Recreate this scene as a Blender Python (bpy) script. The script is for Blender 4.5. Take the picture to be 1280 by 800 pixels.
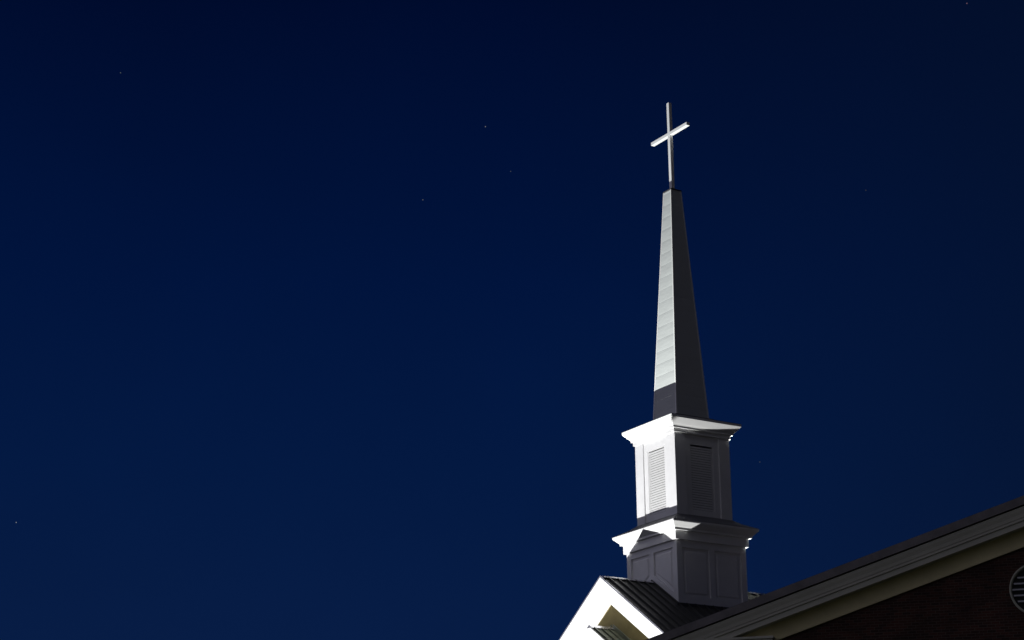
import bpy, bmesh, math, random
from mathutils import Matrix, Vector
from mathutils.geometry import tessellate_polygon

C = bpy.context.scene
for o in list(bpy.data.objects):
    bpy.data.objects.remove(o)
rnd = random.Random(4)
Z0 = 11.327            # height of the steeple's foot above the lawn
R = math.radians

# ------------------------------------------------------------------ camera
cam_d = bpy.data.cameras.new('camera')
cam = bpy.data.objects.new('camera', cam_d)
C.collection.objects.link(cam)
C.camera = cam
CAM = Vector((-33.8751, -45.5379, -9.7266 + Z0))
yaw, pit, rol = 1.0182, 0.3173, -0.0104
F = Vector((math.cos(pit) * math.cos(yaw), math.cos(pit) * math.sin(yaw), math.sin(pit)))
Rt = Vector((math.sin(yaw), -math.cos(yaw), 0))
Up = Rt.cross(F)
R2 = math.cos(rol) * Rt + math.sin(rol) * Up
U2 = -math.sin(rol) * Rt + math.cos(rol) * Up
m = Matrix((R2, U2, -F)).transposed().to_4x4()
m.translation = CAM
cam.matrix_world = m
FPX = 2490.156
cam_d.sensor_width = 36
cam_d.lens = 36 * FPX / 1280
cam_d.clip_start = 0.5
cam_d.clip_end = 6000


def px_dir(x, y):      # direction of a star in the sky
    return (F + R2 * ((x - 640) / FPX) - U2 * ((y - 400) / FPX)).normalized()


# ------------------------------------------------------------------ night sky
W = bpy.data.worlds.new('World')
C.world = W
W.use_nodes = True
nt = W.node_tree
N, L = nt.nodes, nt.links
bg = N['Background']
tc = N.new('ShaderNodeTexCoord')
sep = N.new('ShaderNodeSeparateXYZ')
L.new(tc.outputs['Generated'], sep.inputs[0])
ramp = N.new('ShaderNodeValToRGB')
L.new(sep.outputs['Z'], ramp.inputs[0])
SKY = [(0.00, (0.0040, 0.0150, 0.0620)), (0.17, (0.0022, 0.0118, 0.0585)), (0.24, (0.0012, 0.0100, 0.0545)),
       (0.33, (0.0004, 0.0072, 0.0470)), (0.46, (0.0001, 0.0034, 0.0255)), (1.0, (0.0002, 0.0018, 0.011))]
el = ramp.color_ramp.elements
while len(el) < len(SKY):
    el.new(0.5)
for e, (p, c) in zip(el, SKY):
    e.position = p
    e.color = (*c, 1)


def dotn(v):
    d = N.new('ShaderNodeVectorMath')
    d.operation = 'DOT_PRODUCT'
    L.new(tc.outputs['Generated'], d.inputs[0])
    d.inputs[1].default_value = v
    return d.outputs['Value']


def mapr(src, a, b, c, d):
    r = N.new('ShaderNodeMapRange')
    r.clamp = True
    L.new(src, r.inputs['Value'])
    for k, v in zip(('From Min', 'From Max', 'To Min', 'To Max'), (a, b, c, d)):
        r.inputs[k].default_value = v
    return r.outputs['Result']


def mix(mode, fac, A, B):
    x = N.new('ShaderNodeMix')
    x.data_type = 'RGBA'
    x.blend_type = mode
    for k, v in (('Factor', fac), ('A', A), ('B', B)):
        if hasattr(v, 'links'):
            L.new(v, x.inputs[k])
        else:
            x.inputs[k].default_value = v
    return x.outputs['Result']


# the last twilight lies in front of the camera; the sky behind it is dimmed to cut blue fill
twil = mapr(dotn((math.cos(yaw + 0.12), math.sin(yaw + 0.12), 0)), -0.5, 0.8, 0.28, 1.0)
# thin uneven haze
hz = N.new('ShaderNodeTexNoise')
hz.inputs['Scale'].default_value = 5.0
hz.inputs['Detail'].default_value = 4
L.new(tc.outputs['Generated'], hz.inputs['Vector'])
haze = mapr(hz.outputs['Fac'], 0.3, 0.7, 0.94, 1.06)
mul = N.new('ShaderNodeMath')
mul.operation = 'MULTIPLY'
L.new(twil, mul.inputs[0])
L.new(haze, mul.inputs[1])
sky1 = mix('MULTIPLY', 1.0, ramp.outputs['Color'], mul.outputs[0])
# greyer air towards the right
sky2 = mix('MIX', mapr(dotn(tuple(Rt)), 0.0, 0.30, 0.0, 0.65), sky1, (0.0016, 0.0056, 0.0205, 1))
# warm fill light added along the horizon, out of view
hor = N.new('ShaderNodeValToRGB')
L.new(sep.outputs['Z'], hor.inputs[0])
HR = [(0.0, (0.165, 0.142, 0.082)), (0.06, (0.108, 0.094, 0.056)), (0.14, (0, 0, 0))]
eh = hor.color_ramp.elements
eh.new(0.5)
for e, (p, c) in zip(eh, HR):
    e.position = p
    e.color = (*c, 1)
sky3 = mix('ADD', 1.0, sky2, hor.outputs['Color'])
# unseen fill glow added in front of the church to brighten shaded faces
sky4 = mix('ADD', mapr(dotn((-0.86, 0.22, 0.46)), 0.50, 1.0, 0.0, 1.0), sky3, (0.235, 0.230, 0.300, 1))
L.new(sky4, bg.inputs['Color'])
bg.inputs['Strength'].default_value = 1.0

vs = C.view_settings
vs.view_transform = 'Standard'
vs.look = 'None'
vs.exposure = 0
vs.gamma = 1
vs.use_curve_mapping = False


# ------------------------------------------------------------------ floodlights on the lawn
def flood(loc, aim, half, power, col, blend=0.2, rad=0.1):
    d = bpy.data.lights.new('floodlight', 'SPOT')
    d.energy = power
    d.color = col
    d.spot_size = R(half * 2)
    d.spot_blend = blend
    d.shadow_soft_size = rad
    o = bpy.data.objects.new('floodlight', d)
    C.collection.objects.link(o)
    o.location = loc
    v = Vector(aim) - Vector(loc)
    o.rotation_euler = v.to_track_quat('-Z', 'Y').to_euler()
    return o


def aim_at(loc, elev, az=0):
    return Vector(loc) + Vector((math.cos(R(elev)) * math.cos(R(az)), math.cos(R(elev)) * math.sin(R(az)), math.sin(R(elev)))) * 10


WHITE_LAMP = (0.97, 1.0, 0.955)
P1 = (-15.1, 0.5, 0.05)
flood(P1, aim_at(P1, 36.62, -2.0), 13.6, 31500, (1.0, 1.0, 0.985), 0.03, 0.10)
P2 = (-11.2, 0.6, 0.05)
flood(P2, aim_at(P2, 64.7, -3.5), 6.9, 48500, WHITE_LAMP, 0.05, 0.06)
P3 = (5.0, 12.0, 6.9)
flood(P3, (1.05, -0.9, 3.62 + Z0), 8.0, 100000, WHITE_LAMP, 0.1, 0.06)


# ------------------------------------------------------------------ helpers
def link(name, me, mat, parent=None, rotz=0):
    o = bpy.data.objects.new(name, me)
    C.collection.objects.link(o)
    if mat:
        me.materials.append(mat)
    if parent:
        o.parent = parent
    if rotz:
        o.rotation_euler.z = rotz
    return o


def tag(o, label=None, cat=None, group=None, kind=None):
    for k, v in (('label', label), ('category', cat), ('group', group), ('kind', kind)):
        if v:
            o[k] = v
    return o


def empty(name, loc=(0, 0, 0)):
    o = bpy.data.objects.new(name, None)
    C.collection.objects.link(o)
    o.location = loc
    return o


class MB:
    def __init__(s):
        s.v, s.f = [], []

    def add(s, vs_, fs):
        b = len(s.v)
        s.v += [tuple(p) for p in vs_]
        s.f += [tuple(i + b for i in f) for f in fs]

    def box(s, x0, x1, y0, y1, z0, z1):
        s.add([(x, y, z) for z in (z0, z1) for x, y in ((x0, y0), (x1, y0), (x1, y1), (x0, y1))],
              [(3, 2, 1, 0), (4, 5, 6, 7), (0, 1, 5, 4), (1, 2, 6, 5), (2, 3, 7, 6), (3, 0, 4, 7)])

    def prism(s, poly, fn, a, b):
        """polygon (p,q) pushed from depth a to depth b; fn(p,q,d) -> xyz"""
        n = len(poly)
        vs_ = [fn(p, q, a) for p, q in poly] + [fn(p, q, b) for p, q in poly]
        fs = [tuple(range(n)), tuple(range(2 * n - 1, n - 1, -1))]
        fs += [(i, i + n, (i + 1) % n + n, (i + 1) % n) for i in range(n)]
        s.add(vs_, fs)

    def plate(s, outer, holes, fn, a, b):
        """flat plate with openings between depth a (face) and b (back)"""
        loops = [outer] + holes
        tri = tessellate_polygon([[Vector((p, q, 0)) for p, q in l] for l in loops])
        flat = [pq for l in loops for pq in l]
        n = len(flat)
        vs_ = [fn(p, q, a) for p, q in flat] + [fn(p, q, b) for p, q in flat]
        fs = [tuple(t) for t in tri] + [tuple(i + n for i in reversed(t)) for t in tri]
        k = 0
        for l in loops:
            for i in range(len(l)):
                j = (i + 1) % len(l)
                fs.append((k + i, k + j, k + j + n, k + i + n))
            k += len(l)
        s.add(vs_, fs)

    def rings(s, prof, cap=True):
        """square plan lofted through (half width, height)"""
        vs_, fs = [], []
        for h, z in prof:
            vs_ += [(-h, -h, z), (h, -h, z), (h, h, z), (-h, h, z)]
        for i in range(len(prof) - 1):
            for k in range(4):
                a, b = 4 * i + k, 4 * i + (k + 1) % 4
                fs.append((a, b, b + 4, a + 4))
        if cap:
            fs.append((3, 2, 1, 0))
            t = 4 * (len(prof) - 1)
            fs.append((t, t + 1, t + 2, t + 3))
        s.add(vs_, fs)

    def build(s, name, mat, parent=None, rotz=0, bevel=0.0, dz=Z0):
        me = bpy.data.meshes.new(name)
        me.from_pydata([(x, y, z + dz) for x, y, z in s.v], [], s.f)
        bm = bmesh.new()
        bm.from_mesh(me)
        bmesh.ops.remove_doubles(bm, verts=bm.verts, dist=0.0002)
        bmesh.ops.recalc_face_normals(bm, faces=bm.faces)
        bm.to_mesh(me)
        bm.free()
        o = link(name, me, mat, parent, rotz)
        if bevel:
            md = o.modifiers.new('bevel', 'BEVEL')
            md.width = bevel
            md.segments = 2
            md.limit_method = 'ANGLE'
            md.angle_limit = R(35)
        return o


def face_fn(k, off=0.0):
    """frame of one face of the square tower: (p along the face, q height, d outward from the axis)"""
    a = k * math.pi / 2
    ox, oy = -math.cos(a), -math.sin(a)          # k=0 looks towards -x, k=1 towards -y
    tx, ty = -oy, ox

    def fn(p, q, d):
        return (ox * d + tx * p, oy * d + ty * p, q)
    return fn


# ------------------------------------------------------------------ materials
def mat(name, col, rough=0.5, metal=0.0, noise=0.0, nscale=2.0, bump=0.0, bscale=8.0, stretch=(1, 1, 1), col2=None):
    mt = bpy.data.materials.new(name)
    mt.use_nodes = True
    n, l = mt.node_tree.nodes, mt.node_tree.links
    b = n['Principled BSDF']
    b.inputs['Base Color'].default_value = (*col, 1)
    b.inputs['Roughness'].default_value = rough
    b.inputs['Metallic'].default_value = metal
    t = n.new('ShaderNodeTexCoord')
    mpg = n.new('ShaderNodeMapping')
    mpg.inputs['Scale'].default_value = stretch
    l.new(t.outputs['Object'], mpg.inputs[0])
    if noise or col2:
        nz = n.new('ShaderNodeTexNoise')
        nz.inputs['Scale'].default_value = nscale
        nz.inputs['Detail'].default_value = 6
        nz.inputs['Roughness'].default_value = 0.65
        l.new(mpg.outputs[0], nz.inputs['Vector'])
        cr = n.new('ShaderNodeValToRGB')
        cr.color_ramp.elements[0].position = 0.3
        cr.color_ramp.elements[1].position = 0.72
        c2 = col2 or tuple(c * (1 - noise) for c in col)
        cr.color_ramp.elements[0].color = (*c2, 1)
        cr.color_ramp.elements[1].color = (*col, 1)
        l.new(nz.outputs['Fac'], cr.inputs[0])
        l.new(cr.outputs[0], b.inputs['Base Color'])
    if bump:
        bz = n.new('ShaderNodeTexNoise')
        bz.inputs['Scale'].default_value = bscale
        bz.inputs['Detail'].default_value = 3
        l.new(mpg.outputs[0], bz.inputs['Vector'])
        bp = n.new('ShaderNodeBump')
        bp.inputs['Strength'].default_value = 1.0
        bp.inputs['Distance'].default_value = bump
        l.new(bz.outputs['Fac'], bp.inputs['Height'])
        l.new(bp.outputs[0], b.inputs['Normal'])
    return mt


M_paint = mat('white_paint', (0.78, 0.78, 0.79), 0.45, noise=0.10, nscale=1.6, bump=0.0012, bscale=6)
M_trim = mat('white_trim_paint', (0.80, 0.80, 0.80), 0.42, noise=0.06, nscale=2.5, bump=0.0006, bscale=14)
M_spire = mat('white_sheathing', (0.55, 0.57, 0.57), 0.5, noise=0.06, nscale=1.2, bump=0.010, bscale=2.6, stretch=(0.75, 0.75, 1.5))
M_louvre = mat('louvre_paint', (0.76, 0.76, 0.76), 0.5, noise=0.12, nscale=5)
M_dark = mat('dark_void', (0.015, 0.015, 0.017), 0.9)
M_cross = mat('cross_enamel', (0.90, 0.90, 0.91), 0.3, noise=0.05, nscale=4)
M_roof = mat('dark_bronze_metal', (0.062, 0.063, 0.057), 0.40, metal=0.0, noise=0.35, nscale=1.1, bump=0.004, bscale=1.5)
M_roofl = mat('grey_green_metal', (0.17, 0.185, 0.125), 0.42, noise=0.25, nscale=1.5, bump=0.004, bscale=2)
M_cap = mat('bare_metal_trim', (0.72, 0.72, 0.75), 0.27, metal=0.9, noise=0.15, nscale=4)
M_flash = mat('dark_flashing', (0.05, 0.05, 0.055), 0.5, noise=0.2, nscale=4)
M_screen = mat('vent_screen', (0.10, 0.105, 0.125), 0.8, noise=0.2, nscale=8)
M_lead = mat('grey_lead_roof', (0.16, 0.16, 0.165), 0.6, noise=0.2, nscale=3)
M_wall_shade = mat('shade_toned_wall', (0.26, 0.21, 0.078), 0.85, noise=0.22, nscale=3.0, bump=0.004, bscale=40)  # warm brown of the wall's shaded part put into its whole colour
M_wtrim = mat('weathered_white_trim', (0.62, 0.615, 0.50), 0.6, noise=0.16, nscale=1.2, bump=0.002, bscale=8)
M_frieze = mat('warm_lit_trim', (0.86, 0.78, 0.44), 0.65, noise=0.22, nscale=0.9, bump=0.002, bscale=8)  # yellow of warm light from below put into the board's colour
M_shingle = mat('dark_shingles', (0.20, 0.18, 0.19), 0.9, noise=0.55, nscale=3.5, bump=0.012, bscale=14)
M_edge = mat('brown_metal_edge', (0.25, 0.235, 0.235), 0.6, noise=0.4, nscale=2.5)
M_vent = mat('grey_vent_metal', (0.60, 0.61, 0.64), 0.5, noise=0.15, nscale=5)
M_lawn = mat('lawn', (0.030, 0.055, 0.018), 0.95, noise=0.5, nscale=0.6, bump=0.03, bscale=30)


def brick_mat():
    mt = bpy.data.materials.new('red_brick')
    mt.use_nodes = True
    n, l = mt.node_tree.nodes, mt.node_tree.links
    b = n['Principled BSDF']
    b.inputs['Roughness'].default_value = 0.9
    t = n.new('ShaderNodeTexCoord')
    s = n.new('ShaderNodeSeparateXYZ')
    l.new(t.outputs['Object'], s.inputs[0])
    ad = n.new('ShaderNodeMath'); ad.operation = 'ADD'
    l.new(s.outputs['X'], ad.inputs[0])
    l.new(s.outputs['Y'], ad.inputs[1])
    cb = n.new('ShaderNodeCombineXYZ')
    l.new(ad.outputs[0], cb.inputs['X'])
    l.new(s.outputs['Z'], cb.inputs['Y'])
    bt = n.new('ShaderNodeTexBrick')
    bt.inputs['Scale'].default_value = 1.0
    bt.inputs['Brick Width'].default_value = 0.203
    bt.inputs['Row Height'].default_value = 0.0677
    bt.inputs['Mortar Size'].default_value = 0.0065
    bt.inputs['Mortar Smooth'].default_value = 0.15
    bt.inputs['Bias'].default_value = -0.1
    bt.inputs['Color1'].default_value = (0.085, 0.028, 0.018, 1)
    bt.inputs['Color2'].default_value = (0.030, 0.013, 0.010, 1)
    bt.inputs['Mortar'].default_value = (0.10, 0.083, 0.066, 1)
    l.new(cb.outputs[0], bt.inputs['Vector'])
    nz = n.new('ShaderNodeTexNoise')
    nz.inputs['Scale'].default_value = 1.3
    nz.inputs['Detail'].default_value = 5
    l.new(cb.outputs[0], nz.inputs['Vector'])
    mr = n.new('ShaderNodeMapRange')
    l.new(nz.outputs['Fac'], mr.inputs['Value'])
    mr.inputs['From Min'].default_value = 0.3
    mr.inputs['From Max'].default_value = 0.7
    mr.inputs['To Min'].default_value = 0.6
    mr.inputs['To Max'].default_value = 1.2
    mx = n.new('ShaderNodeMix'); mx.data_type = 'RGBA'; mx.blend_type = 'MULTIPLY'
    mx.inputs['Factor'].default_value = 1.0
    l.new(bt.outputs['Color'], mx.inputs['A'])
    l.new(mr.outputs['Result'], mx.inputs['B'])
    l.new(mx.outputs['Result'], b.inputs['Base Color'])
    bp = n.new('ShaderNodeBump')
    bp.inputs['Distance'].default_value = 0.008
    bp.invert = True
    l.new(bt.outputs['Fac'], bp.inputs['Height'])
    l.new(bp.outputs[0], b.inputs['Normal'])
    return mt


M_brick = brick_mat()


def emit(name, col, s):
    mt = bpy.data.materials.new(name)
    mt.use_nodes = True
    b = mt.node_tree.nodes['Principled BSDF']
    b.inputs['Base Color'].default_value = (0, 0, 0, 1)
    b.inputs['Emission Color'].default_value = (*col, 1)
    b.inputs['Emission Strength'].default_value = s
    return mt


# ------------------------------------------------------------------ ground
g = MB()
nn = 24
for i in range(nn + 1):
    for j in range(nn + 1):
        x = -1500 + 3000 * i / nn
        y = -1500 + 3000 * j / nn
        g.v.append((x, y, 0))
for i in range(nn):
    for j in range(nn):
        a = i * (nn + 1) + j
        g.f.append((a, a + 1, a + nn + 2, a + nn + 1))
go = g.build('ground', M_lawn, dz=0)
tag(go, kind='structure')

# ------------------------------------------------------------------ church building
church = empty('church_building', (0, 0, 0))
tag(church, 'church with floodlit white gable, ribbed metal roof and dark brick wing below the steeple', 'church')

# --- front block: ribbed metal roof
PIT, RZ = 0.672, 0.772
HW = 4.6
U0, U1 = -2.93, 10.5
rf = MB()
for s in (-1, 1):
    fn = lambda p, q, d, s=s: (d, s * p, q)
    rf.prism([(0, RZ), (HW, RZ - PIT * HW), (HW, RZ - PIT * HW - 0.06), (0, RZ - 0.06)], fn, U0, U1)
    k = 0
    u = U0 + 0.16
    while u < U1:
        rf.prism([(0.10, RZ - PIT * 0.10 + 0.072), (HW + 0.01, RZ - PIT * HW + 0.065), (HW + 0.01, RZ - PIT * HW - 0.004), (0.10, RZ - PIT * 0.10 - 0.004)], fn, u - 0.016, u + 0.016)
        u += 0.305
roof = rf.build('metal_roof', M_roof, church)
cp = MB()
cp.prism([(-0.13, RZ - 0.045), (-0.13, RZ - 0.02), (-0.02, RZ + 0.032), (0.02, RZ + 0.032), (0.13, RZ - 0.02), (0.13, RZ - 0.045)],
         lambda p, q, d: (d, p, q), U0 - 0.005, -1.16)
cp.prism([(-0.13, RZ - 0.045), (-0.13, RZ - 0.02), (-0.02, RZ + 0.032), (0.02, RZ + 0.032), (0.13, RZ - 0.02), (0.13, RZ - 0.045)],
         lambda p, q, d: (d, p, q), 1.16, U1)
cp.build('ridge_cap', M_cap, roof, bevel=0.006)
# metal flashing skirt where the steeple goes through the roof
fl = MB()
for s in (-1, 1):
    fl.prism([(-1.30, RZ - PIT * 1.30 + 0.10), (1.30, RZ - PIT * 1.30 + 0.10), (1.30, RZ - PIT * 1.30 - 0.02), (-1.30, RZ - PIT * 1.30 - 0.02)],
             lambda p, q, d, s=s: (p, s * d, q), 1.215, 1.29)
    for t in (-1, 1):
        fl.prism([(0.0, RZ + 0.075), (1.21, RZ - PIT * 1.21 + 0.075), (1.21, RZ - PIT * 1.21 - 0.02), (0.0, RZ - 0.02)],
                 lambda p, q, d, s=s, t=t: (t * d, s * p, q), 1.215, 1.25)
fl.build('roof_flashing', M_flash, roof)

# --- white rake boards of the front gable
GP, GA = 0.683, 0.785
for s in (-1, 1):
    rb = MB()
    fn = lambda p, q, d, s=s: (d, s * p, q)
    top = lambda p: GA - GP * p
    e = HW + 0.02
    rb.prism([(0.0, top(0) - 0.14), (e, top(e) - 0.14), (e, top(e) - 0.555), (0.0, top(0) - 0.555)], fn, -2.955, -2.60)
    # crown moulding along the top of the board, stepped
    rb.prism([(0.0, top(0) - 0.035), (e, top(e) - 0.035), (e, top(e) - 0.138), (0.0, top(0) - 0.138)], fn, -2.995, -2.60)
    ro = rb.build('rake_board', M_trim, church, bevel=0.006)
    dr = MB()
    dr.prism([(0.0, top(0) + 0.014), (e, top(e) + 0.014), (e, top(e) - 0.033), (0.0, top(0) - 0.033)], fn, -3.002, -2.968)
    dr.build('drip_edge', M_cap, ro)
bm_ = MB()
for s in (-1, 1):
    bm_.prism([(0, GA - 0.557), (HW - 0.4, GA - 0.557 - GP * (HW - 0.4)), (HW - 0.4, GA - 0.70 - GP * (HW - 0.4)), (0, GA - 0.70)],
              lambda p, q, d, s=s: (d, s * p, q), -2.66, -2.600)
bm_.build('lit_edge_strip', M_trim, church)  # white strip added to stand in for the lit edge of the wall
# --- gable wall behind the boards, down to the lawn
tw = MB()
tw.prism([(-4.3, -Z0), (4.3, -Z0), (4.3, RZ - PIT * 4.3 - 0.08), (0, RZ - 0.08), (-4.3, RZ - PIT * 4.3 - 0.08)], lambda p, q, d: (d, p, q), -2.598, -2.40)
tw.build('gable_wall', M_wall_shade, church)
bw = MB()
for s in (-1, 1):
    bw.box(-2.395, 10.3, s * 4.3 - 0.1, s * 4.3 + 0.1, -Z0, RZ - PIT * 4.4 - 0.10)
bw.box(10.1, 10.3, -4.19, 4.19, -Z0, RZ - PIT * 4.3 - 0.1)
bw.build('side_wall', M_brick, church)

# --- low entry gable in front
EP, EA, EU = 0.655, -0.665, -3.40
EW = 2.9
er = MB()
for s in (-1, 1):
    fn = lambda p, q, d, s=s: (d, s * p, q)
    er.prism([(0, EA), (EW, EA - EP * EW), (EW, EA - EP * EW - 0.05), (0, EA - 0.05)], fn, EU + 0.03, -2.602)
    u = EU + 0.12
    while u < -2.62:
        er.prism([(0.07, EA - EP * 0.07 + 0.058), (EW, EA - EP * EW + 0.058), (EW, EA - EP * EW - 0.004), (0.07, EA - EP * 0.07 - 0.004)], fn, u - 0.014, u + 0.014)
        u += 0.24
ero = er.build('entry_roof', M_roofl, church)
ec = MB()
ec.prism([(-0.10, EA - 0.035), (-0.10, EA - 0.01), (-0.02, EA + 0.055), (0.02, EA + 0.055), (0.10, EA - 0.01), (0.10, EA - 0.035)],
         lambda p, q, d: (d, p, q), EU - 0.01, -2.604)
ec.build('ridge_cap', M_cap, ero, bevel=0.005)
ef = MB()
for s in (-1, 1):
    ef.prism([(0.04, EA + 0.13), (EW, EA + 0.13 - EP * EW), (EW, EA - 0.01 - EP * EW), (0.04, EA - 0.01)],
             lambda p, q, d, s=s: (d, s * p, q), -2.640, -2.602)
ef.build('wall_flashing', M_roofl, ero)
for s in (-1, 1):
    rb = MB()
    fn = lambda p, q, d, s=s: (d, s * p, q)
    top = lambda p: EA + 0.012 - EP * p
    rb.prism([(0.0, top(0)), (EW, top(EW)), (EW, top(EW) - 0.30), (0.0, top(0) - 0.30)], fn, EU - 0.01, EU + 0.026)
    rb.build('entry_rake_board', M_trim, church, bevel=0.005)
ep = MB()
ep.prism([(-EW + 0.1, EA - EP * EW - 0.2), (EW - 0.1, EA - EP * EW - 0.2), (EW - 0.1, EA - EP * (EW - 0.1) - 0.06), (0, EA - 0.06), (-EW + 0.1, EA - EP * (EW - 0.1) - 0.06)],
         lambda p, q, d: (d, p, q), EU + 0.09, EU + 0.2)
ep.build('entry_pediment', M_trim, church)
eb = MB()
eb.box(EU + 0.05, -2.61, -EW + 0.1, EW - 0.1, EA - EP * EW - 0.85, EA - EP * EW - 0.205)
eb.build('entry_beam', M_trim, church)
for y in (-2.4, 2.4):
    co = MB()
    vs_, fs = [], []
    for zi, (rr, zz) in enumerate([(0.30, -Z0), (0.30, -Z0 + 0.25), (0.235, -Z0 + 0.3), (0.24, -8), (0.20, EA - EP * EW - 1.05), (0.27, EA - EP * EW - 0.98), (0.27, EA - EP * EW - 0.852)]):
        for k in range(24):
            a = k * math.pi / 12
            vs_.append((EU + 0.40 + rr * math.cos(a), y + rr * math.sin(a), zz))
        if zi:
            b = (zi - 1) * 24
            fs += [(b + k, b + (k + 1) % 24, b + 24 + (k + 1) % 24, b + 24 + k) for k in range(24)]
    fs += [tuple(reversed(range(24))), tuple(range(6 * 24, 7 * 24))]
    co.add(vs_, fs)
    co.build('entry_column', M_trim, church)

# --- brick side gable, turned 45 degrees; local x along the wall, local -y outward
RW = -math.pi / 4
N0 = 5.715
WC, WP = 9.52, 0.326
WE = -0.75                      # left end of the eave
WR = 2 * WC - WE


def zl(off, w):                 # height of a rake line given at w = 6.2
    return off + WP * (WC - 6.2) - WP * abs(w - WC)


wf = lambda p, q, d: (p, -d, q)
VR, VZ = 0.625, -0.842
circ = [(WC + VR * math.cos(a * math.pi / 32), VZ + VR * math.sin(a * math.pi / 32)) for a in range(64)]
bwall = MB()
e0, e1 = 0.15, 2 * WC - 0.15
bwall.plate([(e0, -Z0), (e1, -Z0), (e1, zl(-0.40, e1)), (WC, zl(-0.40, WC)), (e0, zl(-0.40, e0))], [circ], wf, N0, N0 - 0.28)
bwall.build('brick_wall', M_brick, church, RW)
sw = MB()
for w in (e0 + 0.14, e1 - 0.14):
    sw.box(w - 0.14, w + 0.14, -N0 + 0.29, 14, -Z0, zl(-0.40, e0) - 0.02)
sw.build('brick_side_wall', M_brick, church, RW)


def rake(mb, t, b, d0, d1, w0=WE, wmid=WC):
    for sgn in (0, 1):
        pts = [(w0, zl(t, w0)), (WC, zl(t, WC)), (WC, zl(b, WC)), (w0, zl(b, w0))]
        if sgn:
            pts = [(2 * WC - p, q) for p, q in pts]
        mb.prism(pts, wf, d0, d1)


wr = MB()
for sgn in (0, 1):
    pts = [(WE - 0.05, zl(0.39, WE - 0.05)), (WC, zl(0.39, WC)), (WC, zl(0.20, WC)), (WE - 0.05, zl(0.20, WE - 0.05))]
    if sgn:
        pts = [(2 * WC - p, q) for p, q in pts]
    wr.prism(pts, wf, N0 + 0.48, -14)
wro = wr.build('wing_roof', M_shingle, church, RW)
ed = MB()
rake(ed, 0.375, 0.165, N0 + 0.515, N0 + 0.482)
ed.build('roof_edge', M_edge, wro, RW * 0)
# gutterless crown, fascia, soffit
cr = MB()
for sgn in (0, 1):
    prof = [(0.135, 0.46), (0.11, 0.475), (0.05, 0.468), (-0.04, 0.445), (-0.13, 0.435), (-0.13, 0.06), (0.135, 0.06)]
    vs_ = []
    for (w_) in (WE, WC):
        for (z_, d_) in prof:
            ww = 2 * WC - w_ if sgn else w_
            vs_.append((ww, -(N0 + d_), zl(z_, w_)))
    n_ = len(prof)
    cr.add(vs_, [tuple(range(n_)), tuple(range(n_, 2 * n_))] + [(i, (i + 1) % n_, (i + 1) % n_ + n_, i + n_) for i in range(n_)])
cr.build('rake_crown', M_wtrim, church, RW)
fa = MB()
rake(fa, -0.133, -0.205, N0 + 0.425, N0 + 0.06)
rake(fa, -0.208, -0.355, N0 + 0.395, N0 + 0.06)
fa.build('rake_fascia', M_wtrim, church, RW, bevel=0.006)
fz = MB()
rake(fz, -0.30, -0.72, N0 + 0.055, N0 + 0.003, e0 + 0.05)
rake(fz, -0.722, -0.785, N0 + 0.075, N0 + 0.003, e0 + 0.05)
fz.build('frieze_board', M_frieze, church, RW)
# cornice return at the eave
for sgn in (0, 1):
    cn = MB()
    def bx(a, b, d0, d1, z0, z1):
        if sgn:
            a, b = 2 * WC - b, 2 * WC - a
        cn.box(a, b, -d1, -d0, z0, z1)
    bx(WE + 0.05, 3.03, N0 + 0.003, N0 + 0.44, -1.80, -1.735)
    bx(WE + 0.08, 3.00, N0 + 0.003, N0 + 0.40, -1.94, -1.803)
    bx(WE + 0.14, 2.93, N0 + 0.003, N0 + 0.33, -2.12, -1.943)
    bx(WE + 0.45, 2.66, N0 + 0.003, N0 + 0.06, -2.62, -2.123)
    cn.build('cornice_return', M_wtrim, church, RW, bevel=0.008)
# round louvred vent
vt = MB()
vs_, fs = [], []
K = 64
for rr, d in ((VR + 0.036, 0.002), (VR + 0.036, 0.035), (VR + 0.026, 0.046), (VR + 0.005, 0.045), (VR - 0.02, 0.02), (VR - 0.02, -0.2), (VR - 0.002, -0.2), (VR - 0.002, 0.002)):
    for k in range(K):
        a = 2 * math.pi * k / K
        vs_.append((WC + rr * math.cos(a), -(N0 + d), VZ + rr * math.sin(a)))
for i in range(8):
    for k in range(K):
        a, b = i * K + k, i * K + (k + 1) % K
        a2, b2 = ((i + 1) % 8) * K + k, ((i + 1) % 8) * K + (k + 1) % K
        fs.append((a, b, b2, a2))
vt.add(vs_, fs)
vent = vt.build('gable_vent', M_wtrim, church, RW)
sl = MB()
z = VZ - VR + 0.06
while z < VZ + VR - 0.03:
    zc = z - VZ
    hw = math.sqrt(max(0.0, (VR - 0.022) ** 2 - zc * zc))
    hw2 = math.sqrt(max(0.0, (VR - 0.022) ** 2 - min(abs(zc) + 0.09, VR - 0.03) ** 2))
    hw = min(hw, hw2)
    if hw > 0.08:
        sl.prism([(0.012, z - 0.022), (0.012, z + 0.018), (-0.115, z + 0.036), (-0.12, z + 0.024)], lambda p, q, d: (d, -(N0 + p), q), WC - hw, WC + hw)
    z += 0.147
sl.build('vent_slats', M_vent, vent)
bk = MB()
bk.prism([(WC + (VR - 0.02) * math.cos(2 * math.pi * k / K), VZ + (VR - 0.02) * math.sin(2 * math.pi * k / K)) for k in range(K)], wf, N0 - 0.17, N0 - 0.198)
bk.build('vent_backing', M_screen, vent)

# ------------------------------------------------------------------ steeple
st = empty('church_steeple', (0, 0, Z0))
tag(st, 'tall white church steeple with louvred belfry, tapering spire and a cross, lit from below', 'steeple')


def sbuild(mb, name, mt, parent=st, bevel=0.0):
    """parts of the steeple are stored relative to its foot"""
    return mb.build(name, mt, parent, bevel=bevel, dz=0)


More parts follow.
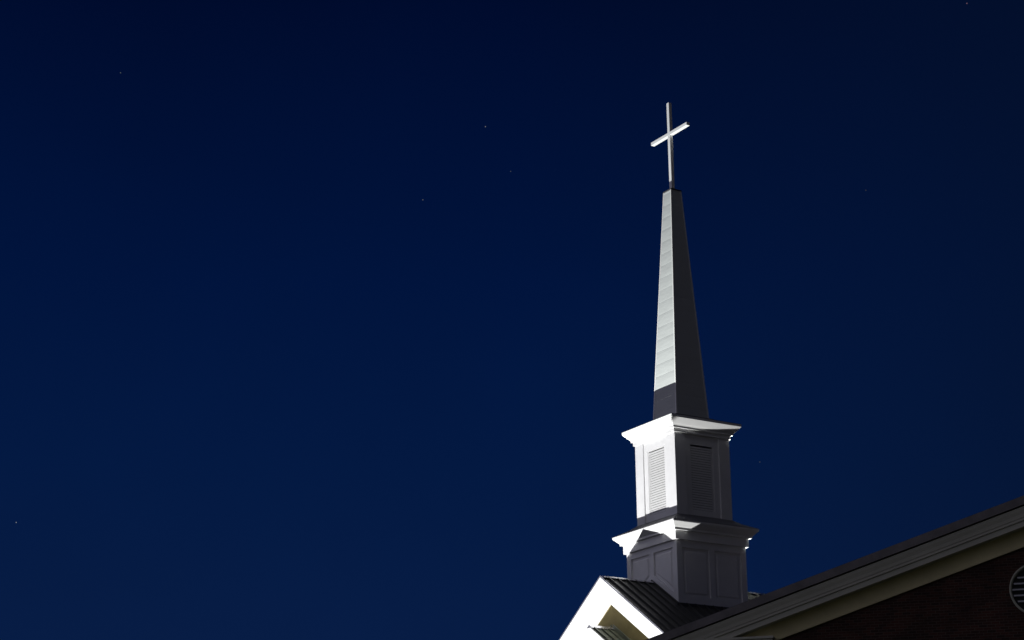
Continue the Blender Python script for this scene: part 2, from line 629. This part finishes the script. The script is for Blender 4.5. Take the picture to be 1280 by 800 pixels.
# base storey with sunk and fielded panels
H = 1.22
bs = MB()
bs.rings([(H - 0.05, -2.4), (H - 0.05, 1.86)])
FRONT = [[(0.10, 1.60), (1.02, 1.60), (1.02, 0.33), (0.10, 0.955)], [(-0.10, 1.60), (-0.10, 0.955), (-1.02, 0.33), (-1.02, 1.60)]]
SIDE = [[(0.085, 1.585), (1.03, 1.585), (1.03, 0.21), (0.085, 0.21)], [(-0.085, 1.585), (-0.085, 0.21), (-1.03, 0.21), (-1.03, 1.585)]]
for k in range(4):
    holes = FRONT if k % 2 == 0 else SIDE
    e = H if k % 2 == 0 else H - 0.0505
    bs.plate([(-e, -2.4), (e, -2.4), (e, 1.86), (-e, 1.86)], holes, face_fn(k), H, H - 0.0505)
base = sbuild(bs, 'base_storey', M_paint)


def inset(poly, d):
    n = len(poly)
    ar = sum(poly[i][0] * poly[(i + 1) % n][1] - poly[(i + 1) % n][0] * poly[i][1] for i in range(n))
    sg = 1 if ar > 0 else -1
    lines = []
    for i in range(n):
        a, b = Vector(poly[i]), Vector(poly[(i + 1) % n])
        t = (b - a).normalized()
        nr = Vector((-t.y, t.x)) * sg
        lines.append((a + nr * d, t))
    out = []
    for i in range(n):
        (a, t), (b, s) = lines[i - 1], lines[i]
        den = t.x * s.y - t.y * s.x
        r = ((b.x - a.x) * s.y - (b.y - a.y) * s.x) / den
        out.append(tuple(a + t * r))
    return out


for k in range(4):
    for h in (FRONT if k % 2 == 0 else SIDE):
        pm = MB()
        fn = face_fn(k)
        lo, hi = inset(h, 0.075), inset(h, 0.12)
        n = len(lo)
        vs_ = [fn(p, q, H - 0.05) for p, q in lo] + [fn(p, q, H - 0.016) for p, q in hi]
        pm.add(vs_, [tuple(range(n - 1, -1, -1)), tuple(range(n, 2 * n))] + [(i, (i + 1) % n, (i + 1) % n + n, i + n) for i in range(n)])
        sbuild(pm, 'raised_panel', M_paint, base)

# lower cornice
lc = MB()
lc.rings([(1.19, 1.79), (1.290, 1.79), (1.292, 2.038), (1.362, 2.040), (1.365, 2.098), (1.385, 2.116), (1.410, 2.140), (1.440, 2.172),
          (1.475, 2.208), (1.508, 2.242), (1.512, 2.255), (1.5155, 2.295), (1.42, 2.300)])
lco = sbuild(lc, 'lower_cornice', M_trim, bevel=0.003)
lr = MB()
lr.rings([(1.40, 2.303), (1.513, 2.299), (1.513, 2.306), (1.42, 2.352), (1.29, 2.415), (1.162, 2.480), (1.06, 2.545), (0.99, 2.60), (0.90, 2.64)])
sbuild(lr, 'cornice_roof', M_lead, lco)

# belfry storey
BH, BC, PW = 0.983, 0.938, 0.595
bf = MB()
LW, LZ0, LZ1 = 0.41, 2.79, 4.70
for k in range(4):
    bf.plate([(-PW - 0.05, 2.45), (PW + 0.05, 2.45), (PW + 0.05, 5.06), (-PW - 0.05, 5.06)],
             [[(-LW, LZ0), (-LW, LZ1), (LW, LZ1), (LW, LZ0)]], face_fn(k), BC, BC - 0.09)
belfry = sbuild(bf, 'belfry_storey', M_paint)
for sx in (-1, 1):
    for sy in (-1, 1):
        pl = MB()
        x0, x1 = sorted((sx * PW, sx * BH))
        y0, y1 = sorted((sy * PW, sy * BH))
        pl.box(x0, x1, y0, y1, 2.45, 5.06)
        sbuild(pl, 'corner_pilaster', M_paint, belfry, bevel=0.006)
for k in range(4):
    lv = MB()
    fn = face_fn(k)
    z = LZ0 + 0.012
    pitch = 0.0717
    while z + pitch < LZ1 + 0.01:
        # sloping blade: outer edge low, inner edge high
        vs_ = [(BC - 0.022, z), (BC - 0.022, z + 0.006), (BC - 0.029, z + 0.0625), (BC - 0.037, z + 0.0610)]
        lv.prism(vs_, lambda p, q, d, fn=fn: fn(d, q, p), -LW + 0.006, LW - 0.006)
        z += pitch
    for a, b in ((-LW, -LW + 0.028), (LW - 0.028, LW)):
        lv.prism([(a, LZ0), (b, LZ0), (b, LZ1), (a, LZ1)], fn, BC - 0.016, BC - 0.0885)
    lo = sbuild(lv, 'louvre', M_louvre, belfry)
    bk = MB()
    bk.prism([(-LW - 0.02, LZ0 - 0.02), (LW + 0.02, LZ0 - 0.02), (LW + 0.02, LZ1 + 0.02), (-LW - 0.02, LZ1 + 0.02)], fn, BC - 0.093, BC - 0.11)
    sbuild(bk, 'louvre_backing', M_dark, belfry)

# upper cornice
uc = MB()
uc.rings([(0.95, 4.992), (1.022, 4.993), (1.024, 5.100), (1.072, 5.101), (1.076, 5.152), (1.098, 5.182),
          (1.125, 5.206), (1.160, 5.246), (1.200, 5.294), (1.238, 5.340), (1.250, 5.356), (1.2525, 5.427), (1.15, 5.430)])
uco = sbuild(uc, 'upper_cornice', M_trim, bevel=0.003)
ur = MB()
ur.rings([(1.15, 5.434), (1.250, 5.431), (1.250, 5.438), (1.12, 5.470), (0.98, 5.512), (0.82, 5.575), (0.68, 5.645), (0.55, 5.70)])
sbuild(ur, 'cornice_roof', M_lead, uco)

# spire clad in lapped courses
S0, S1, SB, ST_ = 0.6047, 0.1983, 5.427, 12.907
sh = lambda z: S0 + (S1 - S0) * (z - SB) / (ST_ - SB)
sp = MB()
prof = []
zz = 5.50
while zz < ST_ - 0.05:
    z2 = min(zz + 0.385, ST_ - 0.02)
    for t_, o_ in ((0.0, 0.0125), (0.06, 0.0105), (0.2, 0.0085), (0.5, 0.0070), (0.8, 0.0078), (0.97, 0.0105)):
        z_ = zz + (z2 - zz) * t_
        prof.append((sh(z_) - o_, z_))
    zz = z2
sp.rings(prof)
spire = sbuild(sp, 'spire', M_spire)
for k in range(4):
    for s in (-1, 1):
        pass
for sx in (-1, 1):
    for sy in (-1, 1):
        ct = MB()
        vs_ = []
        for z_ in (5.52, ST_ - 0.025):
            h_, w_ = sh(z_), 0.05 if z_ < 8 else 0.035
            for a, b in ((h_, h_), (h_ - w_, h_), (h_ - w_, h_ - 0.02), (h_ - 0.02, h_ - 0.02), (h_ - 0.02, h_ - w_), (h_, h_ - w_)):
                vs_.append((sx * a, sy * b, z_))
        ct.add(vs_, [tuple(range(6)), tuple(range(6, 12))] + [(i, (i + 1) % 6, (i + 1) % 6 + 6, i + 6) for i in range(6)])
        sbuild(ct, 'corner_trim', M_trim, spire)
cap = MB()
cap.rings([(S1 - 0.02, ST_ - 0.024), (S1 + 0.006, ST_ - 0.022), (S1 + 0.006, ST_ + 0.012), (S1 - 0.02, ST_ + 0.02), (0.07, ST_ + 0.085), (0.066, ST_ + 0.10)])
sbuild(cap, 'spire_cap', M_flash, spire)

# cross
PH = 0.0585
cx = MB()
cx.box(-PH, PH, -PH, PH, ST_ + 0.05, 15.853)
cross = sbuild(cx, 'cross', M_cross, bevel=0.006)
AH = 0.9329
cb = MB()
cb.box(-PH - 0.003, PH + 0.003, -AH, AH, 14.757, 14.861)
sbuild(cb, 'crossbar', M_cross, cross, bevel=0.006)

# ------------------------------------------------------------------ stars
STARS = [((150.7, 91.0), (0.75, 0.95, 1.0), 0.09, 'faint bluish white star alone near the upper left corner of the night sky'),
         ((606.8, 158.3), (0.9, 0.95, 1.0), 0.16, 'faint white star, topmost of the three left of the cross'),
         ((638.3, 214.2), (0.7, 0.8, 1.0), 0.07, 'dim bluish star, nearest to the spire of the three left of the cross'),
         ((528.6, 249.8), (0.85, 0.9, 1.0), 0.10, 'dim white star, lowest of the three left of the cross'),
         ((1208.6, 4.2), (1.0, 0.55, 0.75), 0.16, 'faint reddish star at the top edge above the church'),
         ((20.3, 653.0), (0.8, 0.9, 1.0), 0.22, 'brightest pale star low at the left edge of the sky'),
         ((1082.3, 237.8), (0.8, 0.8, 0.9), 0.04, 'very dim star in the sky right of the spire'),
         ((949.8, 577.5), (0.6, 0.75, 1.0), 0.06, 'dim star low in the sky just right of the belfry')]
for (x, y), c, s, lab in STARS:
    bm = bmesh.new()
    bmesh.ops.create_icosphere(bm, subdivisions=2, radius=0.45)
    me = bpy.data.meshes.new('star')
    bm.to_mesh(me)
    bm.free()
    o = link('star', me, emit('starlight', c, s))
    o.location = CAM + px_dir(x, y) * 1600
    tag(o, lab, 'star', 'stars in the night sky')
